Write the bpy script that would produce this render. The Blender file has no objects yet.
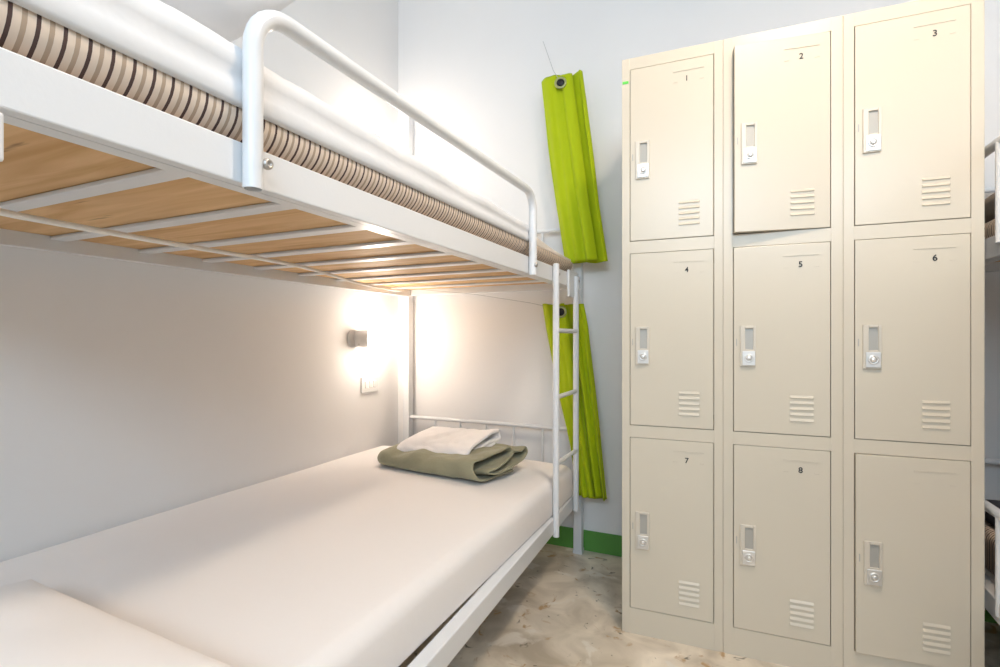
import bpy, bmesh, math, random
from mathutils import Vector, Matrix, noise
random.seed(7)
PI = math.pi
SC = bpy.context.scene
COL = SC.collection

# ------------------------------------------------------------------ helpers
def N3(x, y, z, s=1.0):
    return noise.noise(Vector((x * s, y * s, z * s)))

class MB:
    """collects shapes, builds ONE mesh object"""
    def __init__(self, xf=None):
        self.v = []; self.f = []; self.sm = []
        self.xf = xf
    def add(self, vs, fs, smooth=False):
        o = len(self.v)
        self.v += [Vector(p) for p in vs]
        self.f += [tuple(i + o for i in f) for f in fs]
        self.sm += [smooth] * len(fs)
    def box(self, x0, x1, y0, y1, z0, z1, r=0.0):
        """box with optional bevel"""
        bm = bmesh.new()
        bmesh.ops.create_cube(bm, size=1.0)
        for v in bm.verts:
            v.co = Vector(((x0 + x1) / 2 + v.co.x * (x1 - x0), (y0 + y1) / 2 + v.co.y * (y1 - y0), (z0 + z1) / 2 + v.co.z * (z1 - z0)))
        if r > 0:
            bmesh.ops.bevel(bm, geom=list(bm.edges), offset=r, segments=2, affect='EDGES', profile=0.5)
        self.from_bm(bm)
    def from_bm(self, bm, smooth=False):
        bm.verts.index_update()
        self.add([v.co.copy() for v in bm.verts], [[v.index for v in f.verts] for f in bm.faces], smooth)
        bm.free()
    def tube(self, pts, r, seg=14, cap=True, hollow=0.0):
        """round tube along points"""
        P = [Vector(p) for p in pts]
        n = len(P)
        T = []
        for i in range(n):
            a = P[max(0, i - 1)]; b = P[min(n - 1, i + 1)]
            T.append((b - a).normalized())
        ref = Vector((0, 0, 1)) if abs(T[0].z) < 0.9 else Vector((1, 0, 0))
        u = T[0].cross(ref).normalized()
        vs = []
        for i in range(n):
            u = (u - T[i] * u.dot(T[i])).normalized()
            w = T[i].cross(u)
            rr = r[i] if isinstance(r, (list, tuple)) else r
            for k in range(seg):
                a = 2 * PI * k / seg
                vs.append(P[i] + u * (math.cos(a) * rr) + w * (math.sin(a) * rr))
        fs = []
        for i in range(n - 1):
            for k in range(seg):
                k2 = (k + 1) % seg
                fs.append((i * seg + k, i * seg + k2, (i + 1) * seg + k2, (i + 1) * seg + k))
        self.add(vs, fs, True)
        if cap:
            for i, rev in ((0, True), (n - 1, False)):
                ring = [vs[i * seg + k] for k in range(seg)]
                if hollow > 0:       # a recessed end, like an open pipe
                    c = P[i]; d = T[i] * (-1 if not rev else 1)
                    inner = [c + (p - c) * hollow for p in ring]
                    deep = [p + d * 0.09 for p in inner]
                    allv = ring + inner + deep
                    f2 = []
                    for k in range(seg):
                        k2 = (k + 1) % seg
                        q1 = (k, k2, seg + k2, seg + k); q2 = (seg + k, seg + k2, 2 * seg + k2, 2 * seg + k)
                        f2 += [q1, q2] if not rev else [q1[::-1], q2[::-1]]
                    last = tuple(range(2 * seg, 3 * seg))
                    f2.append(last if not rev else last[::-1])
                    self.add(allv, f2, False)
                else:
                    idx = tuple(range(seg))
                    self.add(ring, [idx[::-1] if rev else idx], False)
    def cyl(self, c, axis, r, h, seg=20, r2=None):
        c = Vector(c); a = Vector(axis).normalized()
        self.tube([c, c + a * h], [r, r if r2 is None else r2], seg)
    def lathe(self, c, axis, prof, seg=28, smooth=True):
        """prof = [(radius, along)...]"""
        c = Vector(c); a = Vector(axis).normalized()
        ref = Vector((0, 0, 1)) if abs(a.z) < 0.9 else Vector((1, 0, 0))
        u = a.cross(ref).normalized(); w = a.cross(u)
        vs = []
        for r, h in prof:
            for k in range(seg):
                t = 2 * PI * k / seg
                vs.append(c + a * h + (u * math.cos(t) + w * math.sin(t)) * max(r, 1e-5))
        fs = []
        for i in range(len(prof) - 1):
            for k in range(seg):
                k2 = (k + 1) % seg
                fs.append((i * seg + k, i * seg + k2, (i + 1) * seg + k2, (i + 1) * seg + k))
        self.add(vs, fs, smooth)
    def grid(self, rows, closed=False, smooth=True):
        n = len(rows); m = len(rows[0])
        vs = [p for r in rows for p in r]
        fs = []
        for i in range(n - 1):
            for k in range(m if closed else m - 1):
                k2 = (k + 1) % m
                fs.append((i * m + k, i * m + k2, (i + 1) * m + k2, (i + 1) * m + k))
        self.add(vs, fs, smooth)
    def build(self, name, mat, parent=None, bevel=0.0, solid=0.0, sub=0, fixn=True):
        me = bpy.data.meshes.new(name)
        vs = [self.xf(v) if self.xf else v for v in self.v]
        me.from_pydata([tuple(v) for v in vs], [], self.f)
        for p, s in zip(me.polygons, self.sm):
            p.use_smooth = s
        if fixn:
            bm = bmesh.new(); bm.from_mesh(me)
            bmesh.ops.recalc_face_normals(bm, faces=bm.faces)
            bm.to_mesh(me); bm.free()
        me.materials.append(mat)
        o = bpy.data.objects.new(name, me)
        COL.objects.link(o)
        if parent is not None:
            o.parent = parent
            o.matrix_parent_inverse = parent_inv(parent)
        if solid:
            md = o.modifiers.new('thickness', 'SOLIDIFY'); md.thickness = solid; md.offset = 0
        if sub:
            md = o.modifiers.new('smooth', 'SUBSURF'); md.levels = sub; md.render_levels = sub
        if bevel:
            md = o.modifiers.new('bevel', 'BEVEL'); md.width = bevel; md.segments = 2; md.limit_method = 'ANGLE'; md.angle_limit = 0.6
        return o

def world_of(o):
    m = Matrix.LocRotScale(o.location, o.rotation_euler, o.scale)
    if o.parent is not None:
        m = world_of(o.parent) @ o.matrix_parent_inverse @ m
    return m
def parent_inv(p): return world_of(p).inverted()

def tag(o, label=None, cat=None, group=None, kind=None):
    if label: o['label'] = label
    if cat: o['category'] = cat
    if group: o['group'] = group
    if kind: o['kind'] = kind
    return o
def empty(name, loc):
    o = bpy.data.objects.new(name, None)
    COL.objects.link(o); o.location = loc; o.empty_display_size = 0.1
    return o
def struct(o, label=None):
    o['kind'] = 'structure'
    if label: o['label'] = label
    return o

# ------------------------------------------------------------------ materials
def new_mat(name):
    m = bpy.data.materials.new(name); m.use_nodes = True
    nt = m.node_tree; b = nt.nodes['Principled BSDF']
    return m, nt, b
def plain(name, col, rough=0.5, metal=0.0, spec=0.5, bump=0.0, bscale=80, var=0.0, vscale=6, coat=0.0, sheen=0.0):
    m, nt, b = new_mat(name)
    b.inputs['Roughness'].default_value = rough
    b.inputs['Metallic'].default_value = metal
    b.inputs['Specular IOR Level'].default_value = spec
    b.inputs['Coat Weight'].default_value = coat
    b.inputs['Sheen Weight'].default_value = sheen
    tc = nt.nodes.new('ShaderNodeTexCoord')
    if var > 0:
        n = nt.nodes.new('ShaderNodeTexNoise'); n.inputs['Scale'].default_value = vscale; n.inputs['Detail'].default_value = 4
        nt.links.new(tc.outputs['Object'], n.inputs['Vector'])
        r = nt.nodes.new('ShaderNodeValToRGB')
        r.color_ramp.elements[0].position = 0.3; r.color_ramp.elements[1].position = 0.7
        r.color_ramp.elements[0].color = (*[c * (1 - var) for c in col], 1)
        r.color_ramp.elements[1].color = (*[min(1, c * (1 + var)) for c in col], 1)
        nt.links.new(n.outputs['Fac'], r.inputs['Fac'])
        nt.links.new(r.outputs['Color'], b.inputs['Base Color'])
    else:
        b.inputs['Base Color'].default_value = (*col, 1)
    if bump > 0:
        n = nt.nodes.new('ShaderNodeTexNoise'); n.inputs['Scale'].default_value = bscale; n.inputs['Detail'].default_value = 3
        nt.links.new(tc.outputs['Object'], n.inputs['Vector'])
        bp = nt.nodes.new('ShaderNodeBump'); bp.inputs['Strength'].default_value = bump; bp.inputs['Distance'].default_value = 0.01
        nt.links.new(n.outputs['Fac'], bp.inputs['Height'])
        nt.links.new(bp.outputs['Normal'], b.inputs['Normal'])
    return m
def emit(name, col, strength, base=(0.9, 0.9, 0.9)):
    m, nt, b = new_mat(name)
    b.inputs['Base Color'].default_value = (*base, 1)
    b.inputs['Emission Color'].default_value = (*col, 1)
    b.inputs['Emission Strength'].default_value = strength
    return m

M = {}
M['wall'] = plain('white_wall_paint', (0.84, 0.825, 0.815), 0.75, bump=0.06, bscale=25, var=0.012, vscale=2.5, spec=0.3)
M['ceiling'] = plain('ceiling_paint', (0.82, 0.81, 0.80), 0.85, spec=0.2)
M['green_paint'] = plain('green_skirting_paint', (0.10, 0.30, 0.055), 0.45, var=0.08, vscale=8)
M['metal'] = plain('white_powder_coat', (0.75, 0.76, 0.775), 0.28, bump=0.02, bscale=150, spec=0.5)
M['chrome'] = plain('satin_chrome', (0.80, 0.78, 0.75), 0.38, metal=0.8)
M['bolt'] = plain('zinc_bolt', (0.5, 0.47, 0.44), 0.4, metal=0.8)
M['locker'] = plain('beige_enamel', (0.655, 0.586, 0.474), 0.26, spec=0.45, bump=0.015, bscale=9, var=0.012, vscale=3)
M['locker_in'] = plain('locker_inside', (0.30, 0.27, 0.22), 0.5)
M['zinc'] = plain('handle_zinc', (0.66, 0.595, 0.50), 0.35, metal=0.1)
M['pocket'] = plain('handle_recess_shade_zinc', (0.42, 0.40, 0.36), 0.45, metal=0.2)  # handle zinc darkened: the shade of the recesses is put into the colour
M['ink'] = plain('black_ink', (0.015, 0.015, 0.017), 0.6)
M['tape'] = plain('green_tape', (0.12, 0.62, 0.08), 0.5)
M['sheet'] = plain('white_sheet', (0.87, 0.83, 0.81), 0.9, bump=0.05, bscale=35, spec=0.15, sheen=0.15)
M['pad'] = plain('cream_mattress_pad', (0.80, 0.74, 0.67), 0.9, bump=0.04, bscale=30, spec=0.15)
M['duvet'] = plain('white_duvet', (0.79, 0.795, 0.81), 0.75, bump=0.22, bscale=16, spec=0.2, sheen=0.1)
M['towel'] = plain('white_cotton', (0.90, 0.87, 0.86), 0.95, bump=0.12, bscale=160, spec=0.1, sheen=0.2)
M['olive'] = plain('olive_blanket', (0.315, 0.30, 0.20), 0.9, bump=0.25, bscale=45, var=0.08, vscale=12, spec=0.15, sheen=0.2)
M['cord'] = plain('white_cord', (0.90, 0.87, 0.83), 0.7)
M['wire'] = plain('thin_wire', (0.45, 0.45, 0.45), 0.5)
M['plate'] = plain('white_plastic', (0.82, 0.81, 0.80), 0.35)
M['lamp_base'] = plain('lamp_base_plastic', (0.72, 0.70, 0.68), 0.4)
M['dark'] = plain('dark_cloth', (0.035, 0.035, 0.045), 0.9, var=0.3, vscale=20)
M['taupe'] = plain('taupe_blanket', (0.30, 0.26, 0.22), 0.9, bump=0.06, bscale=60, spec=0.1)
M['grommet'] = plain('grommet_metal', (0.34, 0.35, 0.16), 0.35, metal=0.6)
M['bulb'] = emit('opal_glass_lit', (1.0, 0.87, 0.74), 54.0)
M['ceil_lamp'] = emit('ceiling_opal_lit', (1.0, 0.81, 0.62), 122.0)

def curtain_mat():
    m, nt, b = new_mat('lime_curtain_cloth')
    b.inputs['Base Color'].default_value = (0.40, 0.50, 0.003, 1)
    b.inputs['Roughness'].default_value = 0.7
    b.inputs['Specular IOR Level'].default_value = 0.2
    b.inputs['Sheen Weight'].default_value = 0.05
    tc = nt.nodes.new('ShaderNodeTexCoord')
    mp = nt.nodes.new('ShaderNodeMapping'); mp.inputs['Scale'].default_value = (30, 30, 5)
    nt.links.new(tc.outputs['Object'], mp.inputs['Vector'])
    n = nt.nodes.new('ShaderNodeTexNoise'); n.inputs['Scale'].default_value = 1.0; n.inputs['Detail'].default_value = 3
    nt.links.new(mp.outputs['Vector'], n.inputs['Vector'])
    bp = nt.nodes.new('ShaderNodeBump'); bp.inputs['Strength'].default_value = 0.35; bp.inputs['Distance'].default_value = 0.01
    nt.links.new(n.outputs['Fac'], bp.inputs['Height']); nt.links.new(bp.outputs['Normal'], b.inputs['Normal'])
    return m
M['curtain'] = curtain_mat()

def wood_mat():
    m, nt, b = new_mat('plywood')
    b.inputs['Roughness'].default_value = 0.6
    b.inputs['Specular IOR Level'].default_value = 0.25
    tc = nt.nodes.new('ShaderNodeTexCoord')
    oi = nt.nodes.new('ShaderNodeObjectInfo')
    mp = nt.nodes.new('ShaderNodeMapping'); mp.inputs['Scale'].default_value = (1.6, 16, 8)
    ad = nt.nodes.new('ShaderNodeVectorMath'); ad.operation = 'ADD'
    nt.links.new(tc.outputs['Object'], ad.inputs[0]); nt.links.new(oi.outputs['Random'], ad.inputs[1])
    nt.links.new(ad.outputs['Vector'], mp.inputs['Vector'])
    n = nt.nodes.new('ShaderNodeTexNoise'); n.inputs['Scale'].default_value = 1.6; n.inputs['Detail'].default_value = 6; n.inputs['Distortion'].default_value = 0.8
    nt.links.new(mp.outputs['Vector'], n.inputs['Vector'])
    r = nt.nodes.new('ShaderNodeValToRGB'); e = r.color_ramp.elements
    e[0].position = 0.28; e[0].color = (0.56, 0.32, 0.13, 1)
    e[1].position = 0.72; e[1].color = (0.80, 0.54, 0.29, 1)
    nt.links.new(n.outputs['Fac'], r.inputs['Fac'])
    # dark knots / cracks along the grain
    mp2 = nt.nodes.new('ShaderNodeMapping'); mp2.inputs['Scale'].default_value = (4, 30, 10)
    nt.links.new(ad.outputs['Vector'], mp2.inputs['Vector'])
    n2 = nt.nodes.new('ShaderNodeTexNoise'); n2.inputs['Scale'].default_value = 1.5; n2.inputs['Detail'].default_value = 3
    nt.links.new(mp2.outputs['Vector'], n2.inputs['Vector'])
    r2 = nt.nodes.new('ShaderNodeValToRGB'); e2 = r2.color_ramp.elements
    e2[0].position = 0.70; e2[0].color = (0, 0, 0, 1); e2[1].position = 0.80; e2[1].color = (1, 1, 1, 1)
    nt.links.new(n2.outputs['Fac'], r2.inputs['Fac'])
    mx = nt.nodes.new('ShaderNodeMix'); mx.data_type = 'RGBA'
    nt.links.new(r2.outputs['Color'], mx.inputs[0]); nt.links.new(r.outputs['Color'], mx.inputs[6])
    mx.inputs[7].default_value = (0.20, 0.10, 0.045, 1)
    nt.links.new(mx.outputs[2], b.inputs['Base Color'])
    return m
M['wood'] = wood_mat()

def stripe_mat(name='ticking_stripes', period=0.0215, phase=0.0):
    m, nt, b = new_mat(name)
    b.inputs['Roughness'].default_value = 0.85
    b.inputs['Specular IOR Level'].default_value = 0.15
    tc = nt.nodes.new('ShaderNodeTexCoord')
    sx = nt.nodes.new('ShaderNodeSeparateXYZ'); nt.links.new(tc.outputs['Object'], sx.inputs['Vector'])
    dv = nt.nodes.new('ShaderNodeMath'); dv.operation = 'DIVIDE'; dv.inputs[1].default_value = period
    nt.links.new(sx.outputs['Y'], dv.inputs[0])
    ad = nt.nodes.new('ShaderNodeMath'); ad.operation = 'ADD'; ad.inputs[1].default_value = phase
    nt.links.new(dv.outputs[0], ad.inputs[0])
    fr = nt.nodes.new('ShaderNodeMath'); fr.operation = 'FRACT'; nt.links.new(ad.outputs[0], fr.inputs[0])
    r = nt.nodes.new('ShaderNodeValToRGB'); cr = r.color_ramp; cr.interpolation = 'CONSTANT'
    cream = (0.78, 0.66, 0.55, 1); dark = (0.10, 0.065, 0.06, 1); tan = (0.47, 0.36, 0.27, 1)
    cr.elements[0].position = 0.0; cr.elements[0].color = dark
    cr.elements[1].position = 0.17; cr.elements[1].color = cream
    for p, c in ((0.48, tan), (0.68, cream)):
        e = cr.elements.new(p); e.color = c
    nt.links.new(fr.outputs[0], r.inputs['Fac'])
    nt.links.new(r.outputs['Color'], b.inputs['Base Color'])
    return m
M['stripe'] = stripe_mat()

def floor_mat():
    m, nt, b = new_mat('worn_concrete_floor')
    tc = nt.nodes.new('ShaderNodeTexCoord')
    def nz(scale, det, dist=0.0):
        n = nt.nodes.new('ShaderNodeTexNoise'); n.inputs['Scale'].default_value = scale; n.inputs['Detail'].default_value = det; n.inputs['Distortion'].default_value = dist
        nt.links.new(tc.outputs['Object'], n.inputs['Vector']); return n
    def ramp(src, a, ca, bb, cb):
        r = nt.nodes.new('ShaderNodeValToRGB'); e = r.color_ramp.elements
        e[0].position = a; e[0].color = (*ca, 1); e[1].position = bb; e[1].color = (*cb, 1)
        nt.links.new(src, r.inputs['Fac']); return r
    def mix(f, a, c):
        x = nt.nodes.new('ShaderNodeMix'); x.data_type = 'RGBA'
        nt.links.new(f, x.inputs[0]); nt.links.new(a, x.inputs[6])
        if isinstance(c, tuple): x.inputs[7].default_value = (*c, 1)
        else: nt.links.new(c, x.inputs[7])
        return x.outputs[2]
    base = ramp(nz(6.5, 9, 0.8).outputs['Fac'], 0.3, (0.44, 0.37, 0.28), 0.68, (0.86, 0.77, 0.64))
    spots = ramp(nz(14, 4, 1.2).outputs['Fac'], 0.62, (0, 0, 0), 0.70, (1, 1, 1))
    c1 = mix(spots.outputs['Color'], base.outputs['Color'], (0.46, 0.30, 0.15))
    spots2 = ramp(nz(24, 3, 0.8).outputs['Fac'], 0.66, (0, 0, 0), 0.71, (1, 1, 1))
    c2 = mix(spots2.outputs['Color'], c1, (0.21, 0.18, 0.13))
    light = ramp(nz(9, 5, 0.5).outputs['Fac'], 0.60, (0, 0, 0), 0.66, (0.7, 0.7, 0.7))
    c3 = mix(light.outputs['Color'], c2, (0.78, 0.73, 0.65))
    nt.links.new(c3, b.inputs['Base Color'])
    b.inputs['Roughness'].default_value = 0.38
    b.inputs['Specular IOR Level'].default_value = 0.4
    bp = nt.nodes.new('ShaderNodeBump'); bp.inputs['Strength'].default_value = 0.1; bp.inputs['Distance'].default_value = 0.01
    nt.links.new(nz(30, 5).outputs['Fac'], bp.inputs['Height']); nt.links.new(bp.outputs['Normal'], b.inputs['Normal'])
    return m
M['floor'] = floor_mat()

# ------------------------------------------------------------------ room
XL, XR, YB, YF, ZC = -1.585, 1.60, 2.18, -1.75, 2.80
def slab(name, a, mat):
    mb = MB(); mb.box(*a); return struct(mb.build(name, mat))
slab('floor', (XL - .1, XR + .1, YF - .1, YB + .1, -0.1, 0.0), M['floor'])
slab('ceiling', (XL - .1, XR + .1, YF - .1, YB + .1, ZC, ZC + .1), M['ceiling'])
slab('wall_left', (XL - .1, XL, YF - .1, YB + .1, 0.0, ZC), M['wall'])
slab('wall_right', (XR, XR + .1, YF - .1, YB + .1, 0.0, ZC), M['wall'])
slab('wall_back', (XL, XR, YB, YB + .1, 0.0, ZC), M['wall'])
WX0, WX1, WZ0, WZ1 = -0.60, 1.50, 1.75, 2.60      # the window behind the viewer
mb = MB()
mb.box(XL, WX0, YF - .1, YF, 0, ZC); mb.box(WX1, XR, YF - .1, YF, 0, ZC)
mb.box(WX0, WX1, YF - .1, YF, 0, WZ0); mb.box(WX0, WX1, YF - .1, YF, WZ1, ZC)
struct(mb.build('wall_front', M['wall']))
mb = MB()
for a in ((WX0, WX1, WZ0, WZ0 + .04), (WX0, WX1, WZ1 - .04, WZ1), (WX0, WX0 + .04, WZ0, WZ1), (WX1 - .04, WX1, WZ0, WZ1), (.355, .395, WZ0, WZ1)):
    mb.box(a[0], a[1], YF - .06, YF - .02, a[2], a[3])
struct(mb.build('window_1', M['metal']))
mb = MB(); mb.box(XL, XR, YB - .005, YB, 0.0, 0.088)
struct(mb.build('baseboard_back', M['green_paint']), 'dark green painted skirting along the back wall')

# ------------------------------------------------------------------ soft shapes
def soft_box(mb, x0, x1, y0, y1, z0, top, r=0.04, rb=None, bx=1.0, ny=60, amp=0.004, ns=5.0, rend=None, bulge=0.0, crown=0.0, nx=26, seed=0.0):
    """soft-edged slab; top may be a function of y"""
    rb = r if rb is None else rb
    rend = r if rend is None else rend
    topf = top if callable(top) else (lambda y: top)
    rows = []
    def section(y, k):
        """k 0..1 : shrink at the ends"""
        zt = topf(y); h = zt - z0
        ins = rend * (1 - k)
        a0, a1, b0, b1 = x0 + ins, x1 - ins, z0 + min(ins, h * .4), zt - min(ins, h * .4)
        rt = min(r, (b1 - b0) * .49); rbb = min(rb, (b1 - b0) - rt - .001)
        pts = []
        def arc(cx, cz, rr, s, e, n=6, fx=1.0):
            for i in range(n + 1):
                t = s + (e - s) * i / n
                pts.append((cx + math.cos(t) * rr * fx, cz + math.sin(t) * rr))
        arc(a1 - rbb * bx, b0 + rbb, rbb, -PI / 2, 0, 10, bx)
        for i in range(1, 4):
            pts.append((a1, b0 + rbb + (b1 - rt - b0 - rbb) * i / 4))
        arc(a1 - rt, b1 - rt, rt, 0, PI / 2)
        for i in range(1, nx):
            pts.append((a1 - rt + (a0 + rt - a1 + rt) * i / nx, b1))
        arc(a0 + rt, b1 - rt, rt, PI / 2, PI)
        arc(a0 + rbb, b0 + rbb, rbb, PI, PI * 1.5)
        for i in range(1, 6):
            pts.append((a0 + rbb + (a1 - rbb * bx - a0 - rbb) * i / 6, b0))
        out = []
        for (x, z) in pts:
            q = (z - z0) / max(h, 1e-6)
            px = (x - x0) / (x1 - x0)
            side = bulge * math.sin(PI * min(max(q, 0), 1)) * (1 if px > .5 else -1) * (1 if px > .97 or px < .03 else 0)
            dz = crown * math.sin(PI * px) * q + amp * q * N3(x + seed, y, 3.1, ns)
            dx = side + amp * 0.7 * q * (N3(y + seed, z, 9.0, ns) if px > .5 else 0)
            out.append(Vector((x + dx, y, z + dz)))
        return out
    ys = []
    for i in range(5):
        t = i / 4 * PI / 2
        ys.append((y0 + rend * (1 - math.cos(t)), math.sin(t)))
    for i in range(1, ny):
        ys.append((y0 + rend + (y1 - y0 - 2 * rend) * i / ny, 1.0))
    for i in range(4, -1, -1):
        t = i / 4 * PI / 2
        ys.append((y1 - rend * (1 - math.cos(t)), math.sin(t)))
    for y, k in ys:
        rows.append(section(y, k))
    mb.grid(rows, closed=True)
    n = len(rows[0])
    mb.add(rows[0], [tuple(range(n))], True); mb.add(rows[-1], [tuple(range(n))], True)

def pillow(mb, c, sx, sy, sz, rot=0.0, tilt=0.0, n=44, amp=0.006, seed=0.0, pw=2.6):
    R = Matrix.Rotation(rot, 3, 'Z') @ Matrix.Rotation(tilt, 3, 'X')
    c = Vector(c)
    def P(u, v, s):
        # u,v in -1..1
        x = u * sx / 2 * (1 - 0.07 * (1 - v * v) ** 1 * abs(u) ** 3 + 0) ; y = v * sy / 2 * (1 - 0.07 * (1 - u * u) * abs(v) ** 3)
        h = ((1 - abs(u) ** pw) ** 0.55) * ((1 - abs(v) ** pw) ** 0.55)
        z = s * sz / 2 * h
        z += amp * h * N3(x + seed, y, s * 2.0, 9)
        return c + R @ Vector((x, y, z))
    L = [math.sin(PI / 2 * (-1 + 2 * i / n)) for i in range(n + 1)]
    for s in (1, -1):
        mb.grid([[P(u, v, s) for u in L] for v in L])

def smooth_path(pts, per=8):
    P = [Vector((*p, 0)) if len(p) == 2 else Vector(p) for p in pts]
    out = []
    for i in range(len(P) - 1):
        p0 = P[max(0, i - 1)]; p1 = P[i]; p2 = P[i + 1]; p3 = P[min(len(P) - 1, i + 2)]
        for k in range(per):
            t = k / per
            out.append(0.5 * ((2 * p1) + (-p0 + p2) * t + (2 * p0 - 5 * p1 + 4 * p2 - p3) * t * t + (-p0 + 3 * p1 - 3 * p2 + p3) * t ** 3))
    out.append(P[-1])
    return out

# ------------------------------------------------------------------ bunk beds
RX = -0.600     # outer face of the upper side rail
def arc_path(pts_spec):
    return [Vector(p) for p in pts_spec]
def guard_path(x, y0, y1, zb, zt, r, rise=.014):
    pts = [(x, y0, zb), (x, y0, zt - r)]
    for i in range(1, 9):
        a = PI / 2 * i / 8
        pts.append((x, y0 + r - r * math.cos(a), zt - r + r * math.sin(a)))
    for i in range(0, 9):
        a = PI / 2 * i / 8
        pts.append((x, y1 - r + r * math.sin(a), zt - r + r * math.cos(a)))
    pts.append((x, y1, zb + .003))
    return [(p[0], p[1], p[2] + (rise * (p[1] - y0) / (y1 - y0) if p[2] > zb + .1 else 0)) for p in pts]

YN, YE = 0.125, 2.142      # near and far end posts (centres)
XI = -1.495                # inner posts
XO = -0.614                # outer posts
def make_bunk(name, loc, label, xf, style):
    root = empty(name, loc)
    def B(): return MB(xf)
    # posts
    def post(x, y, top, r=0.0180):
        mb = B(); mb.box(x - r, x + r, y - r, y + r, 0.004, top, .0025)
        mb.box(x - r - .001, x + r + .001, y - r - .001, y + r + .001, top, top + .006, .002)
        mb.box(x - r - .002, x + r + .002, y - r - .002, y + r + .002, 0.0, .018, .002)
        return mb.build('leg', M['metal'], root)
    post(XO, YN, 2.0); post(XI - .006, YN, 2.02)
    post(XO, YE, 2.03); post(XI - .004, YE, 2.03)
    # upper side rails
    mb = B(); mb.box(-.617, -.600, YN, YE, 1.132, 1.187, .002); mb.box(-.640, -.617, YN, YE, 1.132, 1.136)
    mb.build('side_rail', M['metal'], root)
    mb = B(); mb.box(-1.490, -1.472, YN, YE, 1.132, 1.187, .002)
    mb.build('side_rail', M['metal'], root)
    # lower side rails (the outer one sits a little askew)
    def skew(p):
        q = Vector(p); q.x += (YE - q.y) * 0.040; return xf(q) if xf else q
    mb = MB(skew); mb.box(-.642, -.607, YN, YE - .012, .221, .276, .003); mb.build('side_rail', M['metal'], root)
    mb = B(); mb.box(-1.508, -1.478, YN, YE, .221, .276, .003); mb.build('side_rail', M['metal'], root)
    # end rails and end boards
    for y in (YN, YE):
        for (z0, z1) in ((1.138, 1.187), (.225, .276)):
            mb = B(); mb.box(XI, XO, y - .012, y + .012, z0, z1, .003); mb.build('end_rail', M['metal'], root)
        for zt, zb in ((.530, .27), (1.400, 1.18)):
            mb = B(); mb.tube([(XI, y, zt), (XO, y, zt)], .0095, 12); mb.build('end_bar', M['metal'], root)
            for i in range(5):
                x = -1.337 + .1395 * i
                mb = B(); mb.tube([(x, y, zb), (x, y, zt)], .006, 10); mb.build('spindle', M['metal'], root)
    # crossbars and plywood under the upper mattress, slats under the lower one
    ycen = [0.262, 0.469, 0.668, 0.865, 1.047, 1.230, 1.420, 1.615, 1.800, 1.985]
    for y in ycen:
        mb = B(); mb.box(-1.472, -.617, y - .0185, y + .0165, 1.1585, 1.166, .002); mb.build('cross_bar', M['metal'], root)
    edges = [YN + .014] + ycen + [YE - .014]
    for i in range(len(edges) - 1):
        mb = B(); mb.box(-1.470, -.619, edges[i] + .0015, edges[i + 1] - .0015, 1.1665, 1.178); mb.build('plywood_board', M['wood'], root)
    for y in (0.35, 0.75, 1.15, 1.55, 1.92):
        mb = B(); mb.box(-1.478, -.630, y - .03, y + .03, .258, .274, .002); mb.build('lower_slat', M['metal'], root)
    # corner plates
    mb = B(); mb.box(-.606, -.598, YN, .2312, 1.083, 1.128, .003); mb.build('corner_plate', M['metal'], root)
    # guard rail
    if style == 'loop':
        mb = B(); mb.tube(guard_path(-.5865, .482, 1.524, 1.124, 1.374, .058), .0128, 18, hollow=.88)
        g = mb.build('guard_rail', M['metal'], root)
        for y in (.4955, 1.520):
            mb = B(); mb.lathe((-.577, y, 1.160 if y < 1 else 1.158), (1, 0, 0), [(.0075, 0), (.0075, .004), (.006, .0065), (.003, .0065), (.003, .004), (0, .004)], 16)
            mb.build('bolt', M['bolt'], g)
    else:
        for z0, zt in ((1.160, 1.412), (.24, .487)):
            mb = B(); mb.tube([(-.596, .45, zt), (-.596, 1.815, zt)], .012, 14)
            mb.tube([(-.596, .60, z0), (-.596, .60, zt)], .011, 14); mb.tube([(-.596, 1.655, z0), (-.596, 1.655, zt)], .0125, 14)
            mb.build('guard_rail', M['metal'], root)
    # ladder
    lad = None
    for (y, zt, zb) in ((1.755, 1.190, .210), (2.008, 1.172, .226)):
        mb = B(); mb.tube([(-.586, y, zb), (-.586, y, zt)], .0115, 16)
        mb.lathe((-.586, y, zt), (0, 0, 1), [(.0115, 0), (.009, .004), (0, .006)], 16)
        mb.build('ladder_rail', M['metal'], root)
    for z in (.953, .711, .470):
        mb = B(); mb.tube([(-.586, 1.758, z), (-.586, 2.006, z)], .0085, 12); mb.build('rung', M['metal'], root)
    mb = B(); mb.box(-.600, -.590, 1.93, 2.06, 1.09, 1.195, .003); mb.build('ladder_bracket', M['metal'], root)
    for y in (1.773, 2.028):
        mb = B(); mb.lathe((-.592, y, 1.158), (1, 0, 0), [(.006, 0), (.006, .012), (.004, .015), (0, .015)], 12); mb.build('ladder_bolt', M['bolt'], root)
    return root

bunk = make_bunk('bunk_bed', (-1.06, 1.13, 0), None, None, 'loop')
tag(bunk, 'white metal bunk bed along the left wall, with rounded guard rail and ladder', 'bunk bed', 'white metal bunk beds')
mirror = lambda v: Vector((-v.x, v.y, v.z))
bunk2 = make_bunk('bunk_bed', (1.06, 1.13, 0), None, mirror, 'straight')
tag(bunk2, 'white metal bunk bed cut off at the right edge, half hidden behind the lockers', 'bunk bed', 'white metal bunk beds')

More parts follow.
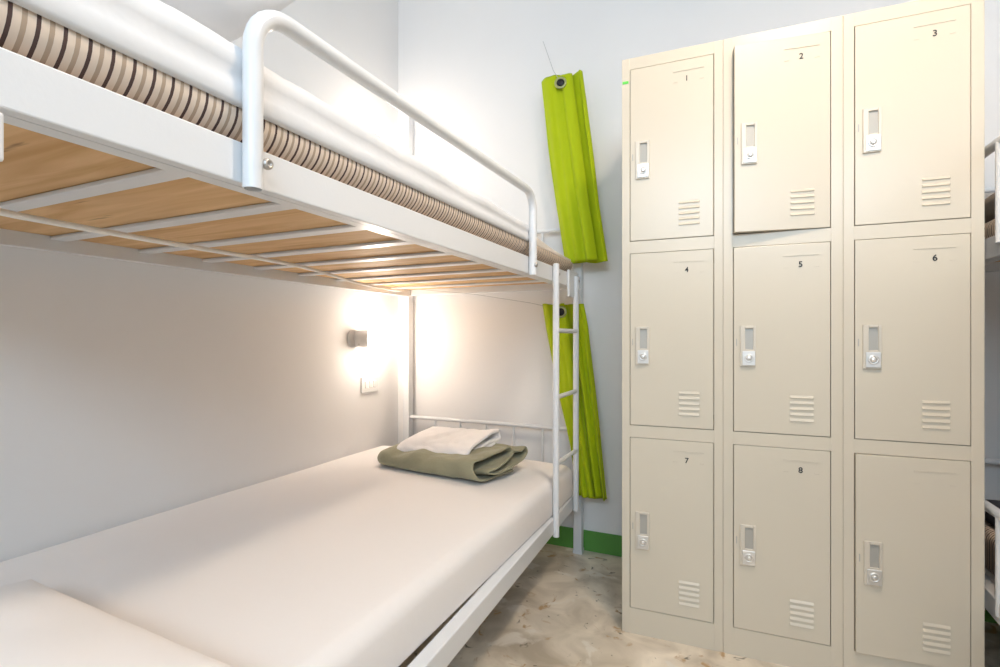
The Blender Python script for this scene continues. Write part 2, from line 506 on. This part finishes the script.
# ------------------------------------------------------------------ bedding, left bunk
mb = MB(lambda v: Vector((v.x + (.005 * (2.1 - v.y) if v.x > -1.0 else 0), v.y, v.z))); soft_box(mb, -1.580, -.604, .150, 2.026, .2765, .404, r=.034, rb=.010, amp=.003, ns=3.0, rend=.022, bulge=.003, crown=.012)
tag(mb.build('mattress', M['sheet']), 'mattress under a plain off-white sheet on the lower bunk', 'mattress')
mb = MB(); soft_box(mb, -1.468, -.607, .150, 2.06, 1.1785, 1.238, r=.005, rb=.053, bx=1.7, ny=90, amp=.0015, ns=8, rend=.03)
tag(mb.build('mattress', M['stripe']), 'brown and cream striped mattress on the upper bunk', 'mattress')

def pad_top(y):
    t = min(max((y - 1.50) / .50, 0), 1)
    return 1.280 - .030 * t * t * (3 - 2 * t)
mb = MB(); soft_box(mb, -1.460, -.612, .150, 2.03, 1.2385, pad_top, r=.03, rb=.006, amp=.004, ns=4, rend=.006)
tag(mb.build('mattress_pad', M['pad']), 'cream quilted pad lying on the striped upper mattress', 'mattress pad')

def duvet_rows():
    """white cover folded over the pad, draping over the outer edge"""
    prof = [(-.6065, 1.2350), (-.6015, 1.2415), (-.602, 1.262), (-.607, 1.279), (-.603, 1.288), (-.6015, 1.300), (-.606, 1.316), (-.620, 1.3255), (-.645, 1.330)]
    prof = [(p[0], p[1]) for p in prof] + [(-.645 - .8 * i / 22, 1.331 + .012 * math.sin(PI * i / 22)) for i in range(1, 23)]
    rows = []
    n = 90
    for j in range(n + 1):
        y = .145 + (1.548 - .145) * j / n
        k = 1.0 - 0.42 * ((y - .145) / 1.4)
        row = []
        for (x, z) in prof:
            zz = 1.242 + (z - 1.242) * k
            q = max(0, (z - 1.242) / .09)
            zz += .006 * q * N3(x, y * 2.2, 5, 4) + .0035 * q * N3(x * 3, y * 5, 2, 5) + .003 * q * N3(x * 6 - y * 9, y * 4, 7, 6)
            xx = x + .0055 * q * N3(y * 2, z * 9, 1, 3) + .002 * math.sin(y * 24 + z * 60) * min(1, q)
            row.append(Vector((xx, y, zz)))
        rows.append(row)
    return rows
mb = MB(); mb.grid(duvet_rows())
tag(mb.build('duvet', M['duvet'], solid=.006), 'smooth white cover spread over the upper bunk, hanging past the mattress edge', 'duvet')
mb = MB(); pillow(mb, (-.955, .300, 1.452), .68, .56, .235, rot=.03, tilt=.0, seed=3, pw=4.5)
tag(mb.build('pillow', M['duvet']), 'plump white pillow at the near end of the upper bunk', 'pillow', 'pillows on the left bunk')
mb = MB(); pillow(mb, (-.895, .295, .470), .64, .40, .115, rot=-.03, seed=8)
tag(mb.build('pillow', M['sheet']), 'off-white pillow in the bottom left corner on the lower bunk', 'pillow', 'pillows on the left bunk')

# folded olive blanket and white linen on it
def fold_cloth(path, length, rot, org, wob=.006, n=36, seed=0.0, taper=None, zs=1.0, sv=0.0, su=0.0, lean=None):
    """path in (v,z); extruded along u; org world origin of (u=0,v=0,z=0)"""
    P = smooth_path(path, 7)
    R = Matrix.Rotation(rot, 3, 'Z'); org = Vector(org)
    rows = []
    for i in range(n + 1):
        u = i / n
        row = []
        for k, p in enumerate(P):
            s = k / (len(P) - 1)
            a = taper(u, s) if taper else (0, 0, 1)
            v = p.x + a[0] + wob * .8 * N3(u * 3 + seed, s * 7, 1, 1.6)
            z = p.y * a[2] * zs * (1 + 1.6 * max(p.x, 0)) + (wob * N3(u * 4 + seed, s * 6, 4, 1.3) + wob * .5 * N3(u * 11 + seed, s * 17, 4, 1.2)) * min(1, p.y / .02)
            uu = u * length + .018 * N3(s * 9 + seed, u * .8, 2, 1.0) * (1 if u > .5 else -1) * abs(u - .5) * 2
            row.append(org + R @ Vector((uu + lean(s) * u if lean else uu, v, max(z, .004) + sv * p.x + su * u)))
        rows.append(row)
    return rows
blanket_path = [(.20, .006), (.10, .006), (.02, .007), (-.005, .020), (.002, .044), (.03, .054), (.10, .058), (.17, .055), (.205, .045),
                (.20, .034), (.14, .036), (.07, .036), (.035, .032), (.035, .022), (.07, .018), (.14, .019), (.22, .020), (.27, .022), (.29, .032), (.27, .043), (.235, .040)]
def blanket_taper(u, s):
    e = max(0.0, 1 - u / .14)
    return (.05 * e * e, 0, (.74 + .42 * u) * (1 - .40 * e * e))
mb = MB(); mb.grid(fold_cloth(blanket_path, .510, -.145, (-1.325, 1.645, .4170), wob=.012, seed=1.7, taper=blanket_taper, zs=1.20, lean=lambda s: .05 * min(1, abs(s - .22) * 3)))
tag(mb.build('blanket', M['olive'], solid=.009, sub=1), 'folded olive green blanket on the lower bunk', 'blanket')
towel_path = [(.20, .004), (.10, .003), (.03, .003), (.002, .011), (.004, .026), (.04, .036), (.11, .040), (.18, .040), (.225, .034), (.238, .022), (.22, .014), (.14, .0175), (.06, .0175)]
mb = MB(); mb.grid(fold_cloth(towel_path, .345, -.12, (-1.232, 1.685, .459), wob=.009, seed=5.2, zs=1.0, sv=.115, su=.017))
tag(mb.build('folded_sheet', M['towel'], solid=.013, sub=1), 'folded white linen lying on top of the olive blanket', 'linen')

# ------------------------------------------------------------------ bedding, right bunk
mb = MB(mirror); soft_box(mb, -1.580, -.625, .150, 2.035, .2765, .40, r=.03, amp=.003, rend=.03)
tag(mb.build('mattress', M['stripe']), 'striped mattress on the lower bunk at the right edge', 'mattress')
mb = MB(mirror); soft_box(mb, -1.468, -.622, .150, 2.06, 1.1785, 1.25, r=.03, amp=.002, rend=.03)
tag(mb.build('mattress', M['stripe']), 'mattress on the upper bunk at the right edge', 'mattress')
mb = MB(mirror); soft_box(mb, -1.30, -.64, 1.60, 2.03, 1.2515, 1.335, r=.035, amp=.01, ns=9, rend=.035, ny=16)
tag(mb.build('blanket', M['taupe']), 'folded grey-brown blanket on the upper right bunk, beside the lockers', 'blanket')
mb = MB(mirror); soft_box(mb, -1.10, -.64, 1.50, 1.98, .402, .45, r=.02, amp=.012, ns=11, rend=.02, ny=16)
tag(mb.build('blanket', M['dark']), 'dark blanket on the lower right bunk, beside the lockers', 'blanket')

# ------------------------------------------------------------------ wall lamps, switch
def wall_lamp(x, y, z, label):
    root = empty('wall_lamp', (XL, y, z))
    ax = Vector((.78, .62, 0)).normalized()
    mb = MB(); mb.lathe((XL, y, z), (1, 0, 0), [(0, 0), (.041, 0), (.041, .008), (.036, .012), (0, .012)], 28)
    c0 = Vector((XL + .004, y + .002, z))
    mb.lathe(c0, ax, [(0, .0), (.036, .006), (.041, .040), (.042, .058), (.0405, .064), (0, .064)], 28)
    mb.build('lamp_base', M['lamp_base'], root)
    mb = MB(); mb.lathe(c0 + ax * .0645, ax, [(0, 0), (.030, .001), (.040, .008), (.0455, .020), (.0475, .040), (.0465, .060), (.042, .074), (.030, .084), (.012, .088), (0, .0885)], 30)
    mb.build('lamp_shade', M['bulb'], root)
    mb = MB(); mb.cyl(c0 + ax * .045 + Vector((0, -.030, -.026)), (0, -1, 0), .004, .008, 10); mb.build('screw', M['bolt'], root)
    return tag(root, label, 'wall lamp', 'opal glass wall lamps')
wall_lamp(0, 1.835, .924, 'lit opal glass wall lamp above the lower bunk, over the switch plate')
wall_lamp(0, 1.835, 1.815, 'lit opal glass wall lamp mostly hidden behind the upper mattress')
root = empty('switch_plate', (XL, 1.95, .70))
mb = MB(); mb.box(XL, XL + .009, 1.885, 2.01, .668, .742, .003); mb.build('plate', M['plate'], root)
for y in (1.918, 1.948, 1.978):
    mb = MB(); mb.box(XL + .008, XL + .012, y - .011, y + .011, .690, .722, .002); mb.build('rocker', M['plate'], root)
tag(root, 'white switch plate on the left wall below the lit lamp', 'switch')

# ------------------------------------------------------------------ curtains
def interp(tab, t):
    for i in range(len(tab) - 1):
        if t <= tab[i + 1][0]:
            a, b = tab[i], tab[i + 1]
            k = (t - a[0]) / (b[0] - a[0] + 1e-9)
            return [a[j] + (b[j] - a[j]) * k for j in range(1, len(a))]
    return list(tab[-1][1:])
def curtain_rows(tab, ztop, zbot, layers, ycen, n=70, seed=0.0, topvar=0.0, botvar=0.0, rip=.004):
    """tab: (t, xleft, xright); layers: list of (fraction, depth) corners"""
    rows = []
    P = smooth_path([(a, b) for a, b in layers], 9)
    for j in range(n + 1):
        t = j / n
        xl, xr = interp(tab, t)
        row = []
        for k, p in enumerate(P):
            s = k / (len(P) - 1)
            zt = ztop + topvar * (N3(s * 6 + seed, 3, 1, 1.3)) ; zb = zbot + botvar * N3(s * 5 + seed, 7, 1, 1.5)
            z = zt + (zb - zt) * t
            x = xl + (xr - xl) * p.x + rip * .6 * N3(s * 14 + seed, t * 2.4, 1, 1.0)
            y = ycen + p.y + rip * N3(s * 13 + seed, t * 3.0, 8, 1.1) + rip * .7 * math.sin(s * 60 + 2 * t + seed) * (.3 + t)
            row.append(Vector((x, y, z)))
        rows.append(row)
    return rows
def make_curtain(name, label, tab, ztop, zbot, layers, ycen, eye, wire, seed, **kw):
    root = empty(name, (tab[0][1] + .08, ycen, zbot))
    mb = MB(); mb.grid(curtain_rows(tab, ztop, zbot, layers, ycen, seed=seed, **kw))
    mb.build('cloth', M['curtain'], root, solid=.003)
    ex, ey, ez = eye
    mb = MB()
    ring = [(.016, -.004), (.0235, -.004), (.0255, 0), (.0235, .003), (.016, .003), (.016, -.004)]
    mb.lathe((ex, ey, ez), (0.22, -1, 0), ring, 28); mb.build('eyelet', M['grommet'], root)
    mb = MB(); mb.lathe((ex, ey, ez), (0.22, -1, 0), [(0, -.0005), (.0166, -.0005), (.0166, .0005), (0, .0005)], 24); mb.build('eyelet_dark_disc', M['ink'], root)  # black disc closing the ring, its colour stands in for the dark opening
    mb = MB(); mb.tube(wire, .0012, 8); mb.build('hanging_wire', M['wire'], root)
    return tag(root, label, 'curtain', 'lime green curtains')
UL = [(.02, .0), (.0, -.002), (.12, -.018), (.25, -.022), (.36, -.030), (.50, -.020), (.60, -.034), (.72, -.030), (.78, -.012), (.62, .0), (.5, .004), (.7, .008), (.9, -.004), (.96, -.012), (1.0, .004), (.86, .018), (.6, .016), (.3, .014), (.1, .012), (.03, .010)]
make_curtain('curtain', 'upper lime green curtain bunched beside the lockers, hanging by its eyelet over the ladder top',
             [(0, -.758, -.582), (.35, -.728, -.545), (.7, -.690, -.510), (1, -.650, -.473)], 2.032, 1.240, UL, 2.080,
             (-.662, 2.040, 1.992), [(-.668, 2.042, 2.008), (-.70, 2.06, 2.06), (-.78, 2.165, 2.25), (-.79, 2.179, 2.27)], 2.3, topvar=.018, botvar=.012)
LL = [(.0, -.004), (.03, -.010), (.16, -.020), (.30, -.016), (.42, -.026), (.56, -.012), (.44, .0), (.58, .004), (.70, -.016), (.80, -.004), (.72, .008), (.86, -.006), (.95, -.010), (1.0, .004), (.8, .016), (.5, .014), (.2, .012), (.04, .008)]
make_curtain('curtain', 'lower lime green curtain hanging behind the ladder down past the lower mattress',
             [(0, -.757, -.580), (.12, -.742, -.560), (.45, -.690, -.530), (.75, -.632, -.503), (1, -.598, -.478)], 1.068, .262, LL, 2.092,
             (-.668, 2.062, 1.036), [(-.668, 2.062, 1.050), (-.71, 2.08, 1.055), (-.82, 2.10, 1.081), (-1.10, 2.105, 1.13), (-1.462, 2.12, 1.172)], 6.1, topvar=.010, botvar=.012, rip=.009)

# curtain cord under the upper bunk
CF, CCY = 510.0, 338.5
def cord_pts():
    pts = [(-.86, .16, 1.095), (-.885, .335, 1.092), (-.90, .375, 1.0935), (-.955, .565, 1.1015), (-1.09, 1.046, 1.123), (-1.27, 1.50, 1.130), (-1.452, 1.98, 1.151), (-1.478, 2.10, 1.170)]
    return smooth_path(pts, 6)
mb = MB(); mb.tube(cord_pts(), .0048, 10)
tag(mb.build('cord', M['cord']), 'white cord stretched under the upper bunk to the far wall-side post', 'cord')

# ------------------------------------------------------------------ locker cabinet
LROOT = empty('locker_cabinet', (-.324, 1.624, 0)); LROOT.rotation_euler = (0, 0, math.radians(2.55))
tag(LROOT, 'tall beige steel locker cabinet with nine numbered doors against the back wall', 'lockers')
LM = Matrix.LocRotScale(LROOT.location, LROOT.rotation_euler, None)
LX = lambda v: LM @ v      # locker coordinates (u along the front, n into the cabinet, z)
LW, LH, LD = .891, 1.803, .45
ZR = [(1.2275, 1.7675), (.6525, 1.1905), (.080, .6155)]
UC = [(.0240, .2680), (.3190, .5635), (.6170, .8650)]
SEAM = [.2925, .5915]
mb = MB(LX)
FD = .022
mb.box(0, .0015, .0, LD, 0, LH); mb.box(LW - .0015, LW, 0, LD, 0, LH); mb.box(0, LW, LD - .0015, LD, 0, LH)
mb.box(0, LW, .001, LD, LH - .0015, LH); mb.box(0, LW, .001, LD, .058, .060)
st = [(0, UC[0][0])] + [(UC[0][1], SEAM[0] - .0008), (SEAM[0] + .0008, UC[1][0]), (UC[1][1], SEAM[1] - .0008), (SEAM[1] + .0008, UC[2][0])] + [(UC[2][1], LW)]
for a, b in st:
    mb.box(a + (.0 if a else 0), b, 0, FD, 0, LH, .001)
for s in SEAM:
    mb.box(s - .002, s + .002, .003, FD, 0, LH - .002); mb.box(s - .001, s + .001, FD, LD, 0, LH)
for (a, b) in UC:
    for z0, z1 in ((0, ZR[2][0]), (ZR[2][1], ZR[1][0]), (ZR[1][1], ZR[0][0]), (ZR[0][1], LH)):
        mb.box(a - .0005, b + .0005, .0003, FD, z0, z1)
    for z in (ZR[1][0] - .018, ZR[0][0] - .018):
        mb.box(a - .02, b + .02, FD, LD - .002, z, z + .002)
body = mb.build('body', M['locker'], LROOT)
mb = MB(LX); mb.box(.002, .020, -.0012, 0, 1.725, 1.733); mb.build('tape_mark', M['tape'], LROOT)['label'] = 'small bright green tape mark'

def text_mesh(ch, size):
    cu = bpy.data.curves.new('number', 'FONT'); cu.body = ch; cu.size = size; cu.align_x = 'CENTER'; cu.extrude = .0003; cu.offset = size * .012
    o = bpy.data.objects.new('number', cu); COL.objects.link(o)
    dg = bpy.context.evaluated_depsgraph_get(); dg.update()
    me = bpy.data.meshes.new_from_object(o.evaluated_get(dg))
    bpy.data.objects.remove(o, do_unlink=True)
    return me
def make_door(i, j, num, ang):
    u0, u1 = UC[j]; z0, z1 = ZR[i]
    g = .0016
    u0 += g; u1 -= g; z0 += g; z1 -= g
    A = Matrix.Translation((u1, 0, 0)) @ Matrix.Rotation(ang, 4, 'Z') @ Matrix.Translation((-u1, 0, 0))
    xf = lambda v: LM @ (A @ v)
    mb = MB(xf)
    mb.box(u0, u1, -.0015, .019, z0, z1, .0016)
    # louvres
    vx0, vx1 = u0 + .143, u0 + .203
    if j == 2: vx0 += .002; vx1 += .002
    for k in range(5):
        z = z0 + .0375 + .0162 * k
        mb.add([(vx0, -.0014, z), (vx1, -.0014, z), (vx1 - .002, -.0046, z + .0010), (vx0 + .002, -.0046, z + .0010), (vx0 + .001, -.0014, z + .0085), (vx1 - .001, -.0014, z + .0085)],
               [(0, 1, 2, 3), (3, 2, 5, 4), (0, 3, 4), (1, 5, 2)])
    # embossed card holder: lip lines and two pips
    cx0, cx1 = u0 + .128, u0 + .215
    zc = z1 - .054
    mb.box(cx0, cx1, -.0030, -.001, zc + .0205, zc + .0222)
    mb.box(cx0 + .0, cx0 + .012, -.0028, -.001, zc - .0120, zc - .0106); mb.box(cx1 - .012, cx1, -.0028, -.001, zc - .0120, zc - .0106)
    door = mb.build('door', M['locker'], LROOT)
    # latch mark left of handle
    hz = z1 - .284 + .0   # middle of handle plate
    hx = u0 + .017
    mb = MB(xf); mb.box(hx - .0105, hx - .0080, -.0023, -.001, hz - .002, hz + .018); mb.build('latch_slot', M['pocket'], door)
    # handle plate : frame with an open finger pocket
    mb = MB(xf)
    w = .041; zb, zt = hz - .062, hz + .056
    px0, px1, pz0, pz1 = hx + .013, hx + .034, hz - .012, hz + .048
    for a in ((hx, px0, zb, zt), (px1, hx + w, zb, zt), (px0, px1, zb, pz0), (px0, px1, pz1, zt)):
        mb.box(a[0], a[1], -.0070, -.001, a[2], a[3])
    h = mb.build('handle', M['zinc'], door, bevel=.0012)
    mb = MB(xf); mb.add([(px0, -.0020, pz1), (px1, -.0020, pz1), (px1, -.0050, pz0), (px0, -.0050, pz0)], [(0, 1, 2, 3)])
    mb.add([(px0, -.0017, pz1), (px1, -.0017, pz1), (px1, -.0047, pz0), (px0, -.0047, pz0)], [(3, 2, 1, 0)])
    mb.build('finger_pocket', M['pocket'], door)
    mb = MB(xf); mb.box(hx + .006, hx + .039, -.0095, -.0068, hz - .058, hz - .017, .001)
    mb.lathe((hx + .0225, -.0093, hz - .037), (0, -1, 0), [(.0125, 0), (.0125, .0022), (.0112, .0032), (.0085, .0032), (.0080, .0022), (0, .0022)], 24)
    mb.lathe((hx + .0225, -.0115, hz - .037), (0, -1, 0), [(.0060, 0), (.0060, .003), (.0052, .0038), (0, .0038)], 20)
    mb.box(hx + .0217, hx + .0233, -.0156, -.0150, hz - .041, hz - .033)
    mb.build('lock', M['chrome'], door)
    if num:
        me = text_mesh(num, .0225)
        nx = {0: .1665, 1: .170, 2: .1725}[j] + u0
        T = LM @ A @ Matrix.Translation((nx, -.0026, z1 - .065)) @ Matrix.Rotation(PI / 2, 4, 'X')
        me.transform(T); me.materials.clear(); me.materials.append(M['ink'])
        o = bpy.data.objects.new('number', me); COL.objects.link(o); o.parent = door; o.matrix_parent_inverse = parent_inv(door)
    return door
for i in range(3):
    for j in range(3):
        n = i * 3 + j + 1
        make_door(i, j, str(n) if n < 9 else '', {2: math.radians(6.0), 9: math.radians(2.2)}.get(n, 0.0))

# ------------------------------------------------------------------ ceiling lamp and daylight
LPX, LPY, LPZ = .28, .86, 2.38
root = empty('pendant_lamp', (LPX, LPY, LPZ))
mb = MB(); mb.lathe((LPX, LPY, ZC), (0, 0, -1), [(0, 0), (.05, 0), (.05, .012), (.03, .025), (0, .025)], 28); mb.build('ceiling_rose', M['plate'], root)
mb = MB(); mb.tube([(LPX, LPY, LPZ + .10), (LPX, LPY, ZC - .02)], .003, 8); mb.build('lamp_cord', M['plate'], root)
mb = MB(); mb.lathe((LPX, LPY, LPZ), (0, 0, 1), [(.140, -.004), (.142, 0), (.125, .03), (.075, .075), (.03, .095), (.02, .11), (0, .11)], 36); mb.build('lamp_shade', M['plate'], root, solid=.003)
mb = MB(); mb.lathe((LPX, LPY, LPZ + .006), (0, 0, 1), [(0, -.004), (.10, -.001), (.128, .004), (.10, .012), (0, .014)], 36); mb.build('diffuser', M['ceil_lamp'], root)
tag(root, 'white pendant lamp with a lit opal diffuser over the middle of the room', 'pendant lamp')

ld = bpy.data.lights.new('window_daylight', 'AREA'); ld.shape = 'RECTANGLE'; ld.size = WX1 - WX0 - .1; ld.size_y = WZ1 - WZ0 - .1
ld.energy = 52; ld.color = (.66, .84, 1.0)
lo = bpy.data.objects.new('window_daylight', ld); COL.objects.link(lo)
lo.location = ((WX0 + WX1) / 2, YF - .015, (WZ0 + WZ1) / 2); lo.rotation_euler = (PI / 2, 0, 0)   # facing +Y
lo.rotation_euler = (-PI / 2 + PI, 0, 0)
# an area light shines along its local -Z : rotate so that -Z points to +Y
lo.rotation_euler = (PI / 2, 0, 0)
W = bpy.data.worlds.new('World'); SC.world = W; W.use_nodes = True
W.node_tree.nodes['Background'].inputs['Color'].default_value = (.6, .75, 1, 1)
W.node_tree.nodes['Background'].inputs['Strength'].default_value = .6

# ------------------------------------------------------------------ camera
cam = bpy.data.cameras.new('camera'); co = bpy.data.objects.new('camera', cam); COL.objects.link(co)
cam.sensor_width = 36; cam.lens = 36 * 510 / 1000
yaw = math.atan(235 / 510)
co.location = (0, 0, .924); co.rotation_euler = (PI / 2, 0, yaw)
cam.shift_y = (338.5 - 333.5) / 1000
cam.clip_start = .02
SC.camera = co
vs = SC.view_settings
vs.view_transform = 'Standard'; vs.look = 'None'; vs.gamma = 1; vs.use_curve_mapping = False
vs.exposure = 0.05
